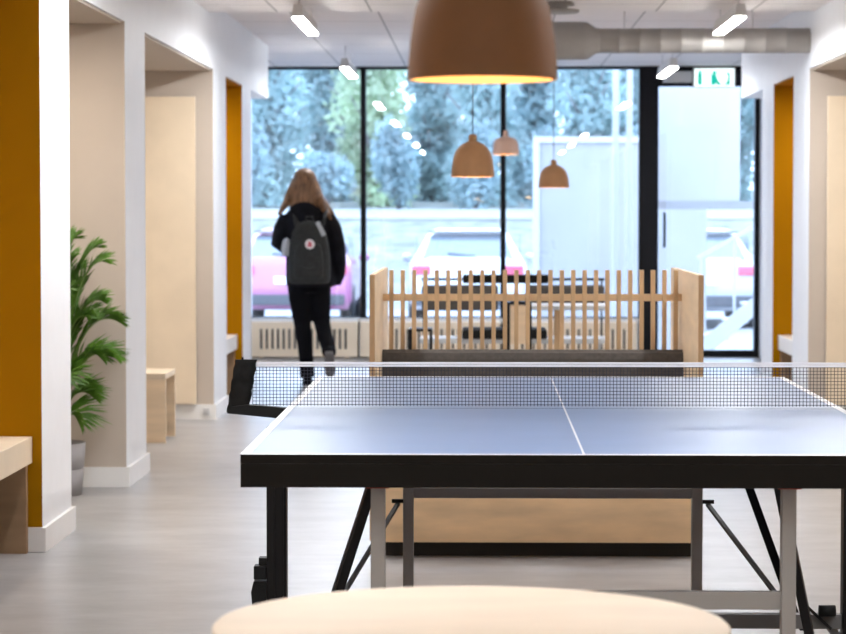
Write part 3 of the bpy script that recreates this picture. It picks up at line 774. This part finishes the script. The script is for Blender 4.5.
# ------------------------------------------------------------------ outdoors
GZ = -.42
b = MB(); b.box(-30, 30, YG+.13, 46, GZ-.1, GZ)
tag(b.build('parking_ground', 'asphalt'), kind='structure')
b = MB(); b.rings([[Vector((x, 46, GZ-.1)), Vector((x, 46, GZ)), Vector((x, 50, -.05)), Vector((x, 56, 1.15)), Vector((x, 59, 1.35)), Vector((x, 80, 2.0)), Vector((x, 80, GZ-.1))] for x in (-30, 30)], smooth=False)
tag(b.build('grass_bank', 'grass'), kind='structure')
b = MB(); b.rings([[Vector((x, 56.0, 1.16)), Vector((x, 56.0, 1.2)), Vector((x, 58.6, 1.4)), Vector((x, 58.6, 1.30))] for x in (-30, 30)], smooth=False)
tag(b.build('gravel_path', 'road'), kind='structure')

def foliage(s, c, R, n, lsz):
    for _ in range(n):
        u = Vector((random.gauss(0, 1), random.gauss(0, 1), random.gauss(0, 1))).normalized()
        q = random.random()**.4
        p = Vector((c[0]+u.x*R[0]*q, c[1]+u.y*R[1]*q, c[2]+u.z*R[2]*q))
        a = Vector((random.gauss(0, 1), random.gauss(0, 1), random.gauss(0, 1))).normalized(); t = a.cross(u)
        if t.length < .1: continue
        t = t.normalized(); l = lsz*random.uniform(.6, 1.4)
        vs = [s.bm.verts.new(v) for v in (p-a*l, p+t*l*.4, p+a*l, p-t*l*.4)]
        s.bm.faces.new(vs)
def tree(x, y, h, kind, label, nm='tree', gz=1.4):
    r = empty(nm, (x, y, gz), label, nm.replace('_', ' '), 'trees and bushes beyond the parked cars')
    s = MB(); s.tube([(0, 0, -.1), (.1, 0, h*.3), (-.1, .1, h*.6), (0, 0, h*.9)], [.13, .10, .07, .03], 8)
    for k in range(9):
        a = random.uniform(0, 2*PI); z = h*random.uniform(.12, .6); L = h*random.uniform(.2, .35)
        L = min(L, 1.1); s.tube([(0, 0, z), (math.cos(a)*L*.5, math.sin(a)*L*.5, z+L*.5), (math.cos(a)*L, math.sin(a)*L, z+L*.9)], [.05, .03, .012], 6)
    part(s, 'trunk', 'bark', r)
    f = MB()
    for k in range(26):
        a = random.uniform(0, 2*PI); rr = random.uniform(.1, .60); z = h*(.06+.86*((k*.618)%1))
        foliage(f, (math.cos(a)*rr, math.sin(a)*rr, z), (.70, .70, h*.13), 360, .115)
    part(f, 'foliage', kind, r)
kinds = ['treeleaf', 'treeleaf2', 'treeleaf', 'treeleaf3']
desc = {'treeleaf': 'mid green tree', 'treeleaf2': 'dark green tree', 'treeleaf3': 'yellowish tree'}
where = ['far left', 'left', 'behind the left window pane', 'behind the walking person', 'left of the left mullion', 'behind the red car bay', 'behind the middle window pane',
         'above the white parked car', 'behind the middle mullion', 'behind the right window pane', 'behind the concrete wall', 'behind the glass door', 'far right']
rows = [(-10.6+2.65*k, 63.2) for k in range(9)] + [(-11.9+2.65*k, 68.0) for k in range(10)]
rows = sorted(rows); side_names = ['far left', 'left', 'left of the left window pane', 'beyond the left jamb', 'behind the left window pane', 'behind the walking person', 'behind the person\'s right shoulder', 'left of the left mullion',
    'right of the left mullion', 'behind the middle window pane', 'above the white parked car', 'left of the middle mullion', 'right of the middle mullion', 'behind the right window pane', 'behind the concrete wall', 'behind the door post', 'behind the glass door', 'right of the glass door', 'far right']
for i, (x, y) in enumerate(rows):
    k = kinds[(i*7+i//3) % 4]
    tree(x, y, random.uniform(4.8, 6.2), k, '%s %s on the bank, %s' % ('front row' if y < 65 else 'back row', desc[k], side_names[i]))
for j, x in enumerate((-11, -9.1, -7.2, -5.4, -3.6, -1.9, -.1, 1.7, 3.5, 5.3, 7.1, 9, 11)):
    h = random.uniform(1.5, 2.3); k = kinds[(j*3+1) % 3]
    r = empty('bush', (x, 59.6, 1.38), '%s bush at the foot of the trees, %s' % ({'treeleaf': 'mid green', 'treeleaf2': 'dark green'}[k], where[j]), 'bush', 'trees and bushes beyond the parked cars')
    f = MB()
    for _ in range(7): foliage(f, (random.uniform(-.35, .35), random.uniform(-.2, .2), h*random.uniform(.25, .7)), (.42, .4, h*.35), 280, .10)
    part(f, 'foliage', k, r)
    s = MB()
    for _ in range(5): s.tube([(0, 0, -.05), (random.uniform(-.5, .5), random.uniform(-.2, .2), h*.8)], [.03, .01], 5)
    part(s, 'stem', 'bark', r)

def car(x, y, paint, label, dz=0):
    r = empty('car', (x, y, GZ), label, 'car')
    st = [  # y, half width, z bottom, z belt, z roof, roof half width
        (0.0, .80, .40, .86, .90, .70), (.06, .86, .32, .95, 1.0, .74), (.18, .89, .27, .98, 1.08, .72), (.55, .90, .25, .98, 1.40, .62),
        (.75, .90, .25, .98, 1.47, .60), (1.6, .90, .25, .96, 1.50, .60), (2.3, .90, .25, .95, 1.44, .58), (3.0, .90, .25, .94, 1.02, .66), (3.9, .87, .27, .84, .88, .66), (4.15, .78, .33, .68, .72, .60)]
    b = MB()
    b.rings([[Vector(v) for v in ((-w*.93, yy, zb), (-w, yy, zb+.15), (-w, yy, zl-.1), (-w*.97, yy, zl), (-wr, yy, zr-.04), (-wr*.8, yy, zr), (wr*.8, yy, zr), (wr, yy, zr-.04), (w*.97, yy, zl), (w, yy, zl-.1), (w, yy, zb+.15), (w*.93, yy, zb))] for yy, w, zb, zl, zr, wr in st])
    part(b, 'body', paint, r)
    b = MB(); b.rings([[Vector(v) for v in ((-.68, .17, 1.03), (.68, .17, 1.03), (.56, .55, 1.36), (-.56, .55, 1.36))], [Vector(v) for v in ((-.68, .14, 1.05), (.68, .14, 1.05), (.56, .52, 1.38), (-.56, .52, 1.38))]], smooth=False)
    w = part(b, 'rear_window', 'carglass', r)
    b = MB(); b.bar((-.30, .20, 1.12), (.12, .13, 1.08), .02, .015); part(b, 'rear_wiper', 'bumper', r)
    b = MB(); b.box(-.60, .60, .46, .60, 1.425, 1.455); part(b, 'roof_spoiler', 'bumper', r)
    b = MB(); b.box(-.80, .80, -.05, .02, .34, .50, bevel=.02); part(b, 'bumper', 'bumper', r)
    for q in (-1, 1):
        b = MB(); xa, xb = sorted((q*.56, q*.84)); b.box(xa, xb, -.03, .10, .80, .94, bevel=.02); part(b, 'tail_light', 'tail', r)
        b = MB(); 
        for k in (0,):
            b.prism([(.72, 1.0), (2.75, .98), (2.2, 1.36), (.95, 1.38)], 'x', q*.80, q*.815)
        part(b, 'side_window', 'carglass', r)
        b = MB(); b.ball((q*.98, 2.55, 1.02), .09, .06, .07); part(b, 'side_mirror', paint, r)
        for yy in (.75, 3.3):
            b = MB(); b.rings([[Vector((xx, yy+.32*math.cos(2*PI*k/24), .32+.32*math.sin(2*PI*k/24))) for k in range(24)] for xx in (q*.70, q*.905)])
            part(b, 'wheel', 'tyre', r)
    b = MB(); b.box(-.26, .26, -.045, -.005, .66, .77); part(b, 'number_plate', 'plate', r)
    b = MB(); disc(b, (0, .86), .05, -.03, .02, 16); part(b, 'badge', 'plate', r)
car(-2.84, 38.5, 'carred', 'red hatchback with haze in its paint colour parked outside behind the walking person')
car(-.19, 38.5, 'carwhite', 'white hatchback parked outside behind the middle mullion')
car(3.25, 38, 'carsilver', 'pale silver car parked outside behind the glass door')

# concrete wall and posts on the right
r = empty('concrete_wall', (2.05, 30.2, GZ), 'pale concrete wall with raised edge outside the right window pane', 'wall')
b = MB(); b.box(-1.38, .6, -.10, .10, 0, 2.55); part(b, 'panel', 'concrete', r)
b = MB(); b.box(-1.43, .6, -.13, .12, 2.55, 2.62); b.box(-1.43, -1.36, -.13, .12, 0, 2.549); part(b, 'edge_frame', 'whitesteel', r)
for k, x in enumerate((1.37, 1.51)):
    b = MB(); b.box(x-.03, x+.03, 26.0, 26.1, GZ, 3.4, bevel=.005)
    tag(b.build('steel_post', 'whitesteel'), ('left one' if k == 0 else 'right one') + ' of the two white steel posts outside, left of the black door post', 'post')
r = empty('metal_screen', (2.05, 24.9, GZ), 'white perforated metal screen outside the upper half of the glass door', 'screen')
b = MB(); b.box(-.46, .46, -.01, .01, 1.84, 3.3); part(b, 'perforated_sheet', 'perforated', r)
b = MB(); b.box(-.46, .72, -.03, .03, 1.76, 1.838); part(b, 'bottom_beam', 'concrete', r)
for q in (-.44, .70):
    b = MB(); b.box(q-.02, q+.02, .031, .07, 0, 3.3); part(b, 'post', 'whitesteel', r)
r = empty('outdoor_stair', (2.9, 27.0, GZ), 'white steel stair with handrail outside the right side of the glass door', 'stair')
b = MB(); b.bar((-.62, 0, .25), (.9, 0, 1.5), .04, .16); part(b, 'stringer', 'whitesteel', r)
b = MB(); b.bar((-.62, 0, 1.25), (.9, 0, 2.1), .04, .04); part(b, 'handrail', 'whitesteel', r)
for k in range(8):
    t = k/7; x = -.58+1.4*t; b = MB(); b.box(x-.1, x+.1, .03, .9, .22+1.2*t, .25+1.2*t); part(b, 'tread', 'whitesteel', r)
for k in range(5):
    t = k/4; x = -.58+1.4*t; b = MB(); b.box(x-.012, x+.012, -.012, .012, .30+1.15*t, 1.24+.8*t); part(b, 'baluster', 'whitesteel', r)

# ------------------------------------------------------------------ world, lights
w = bpy.data.worlds.new('World'); S.world = w; w.use_nodes = True
bg = w.node_tree.nodes['Background']
bg.inputs['Color'].default_value = (.42, .66, 1.0, 1); bg.inputs['Strength'].default_value = 5.0
sk = w.node_tree.nodes.new('ShaderNodeTexCoord')
gr = w.node_tree.nodes.new('ShaderNodeSeparateXYZ'); cr = w.node_tree.nodes.new('ShaderNodeValToRGB')
w.node_tree.links.new(sk.outputs['Generated'], gr.inputs[0]); w.node_tree.links.new(gr.outputs['Z'], cr.inputs[0])
cr.color_ramp.elements[0].color = (.62, .76, 1, 1); cr.color_ramp.elements[1].color = (.54, .70, 1, 1)
w.node_tree.links.new(cr.outputs[0], bg.inputs['Color'])

# ------------------------------------------------------------------ camera
cd = bpy.data.cameras.new('Camera'); cam = bpy.data.objects.new('Camera', cd); COL.objects.link(cam)
cd.sensor_width = 36; cd.lens = 36*2562/846; cd.clip_start = .1; cd.clip_end = 300
cam.location = (0, 0, 1.298)
cam.rotation_euler = (PI/2-math.atan(103.4/2562), 0, math.atan(57.4/2562*math.cos(math.atan(103.4/2562))))
cd.dof.use_dof = True; cd.dof.focus_distance = 7.2; cd.dof.aperture_fstop = 8
S.camera = cam
S.view_settings.view_transform = 'Standard'; S.view_settings.look = 'None'
S.view_settings.exposure = .53; S.view_settings.gamma = 1; S.view_settings.use_curve_mapping = False
S.cycles.use_denoising = True
S.cycles.max_bounces = 8; S.cycles.diffuse_bounces = 5; S.cycles.transparent_max_bounces = 12
S.cycles.sample_clamp_indirect = 8
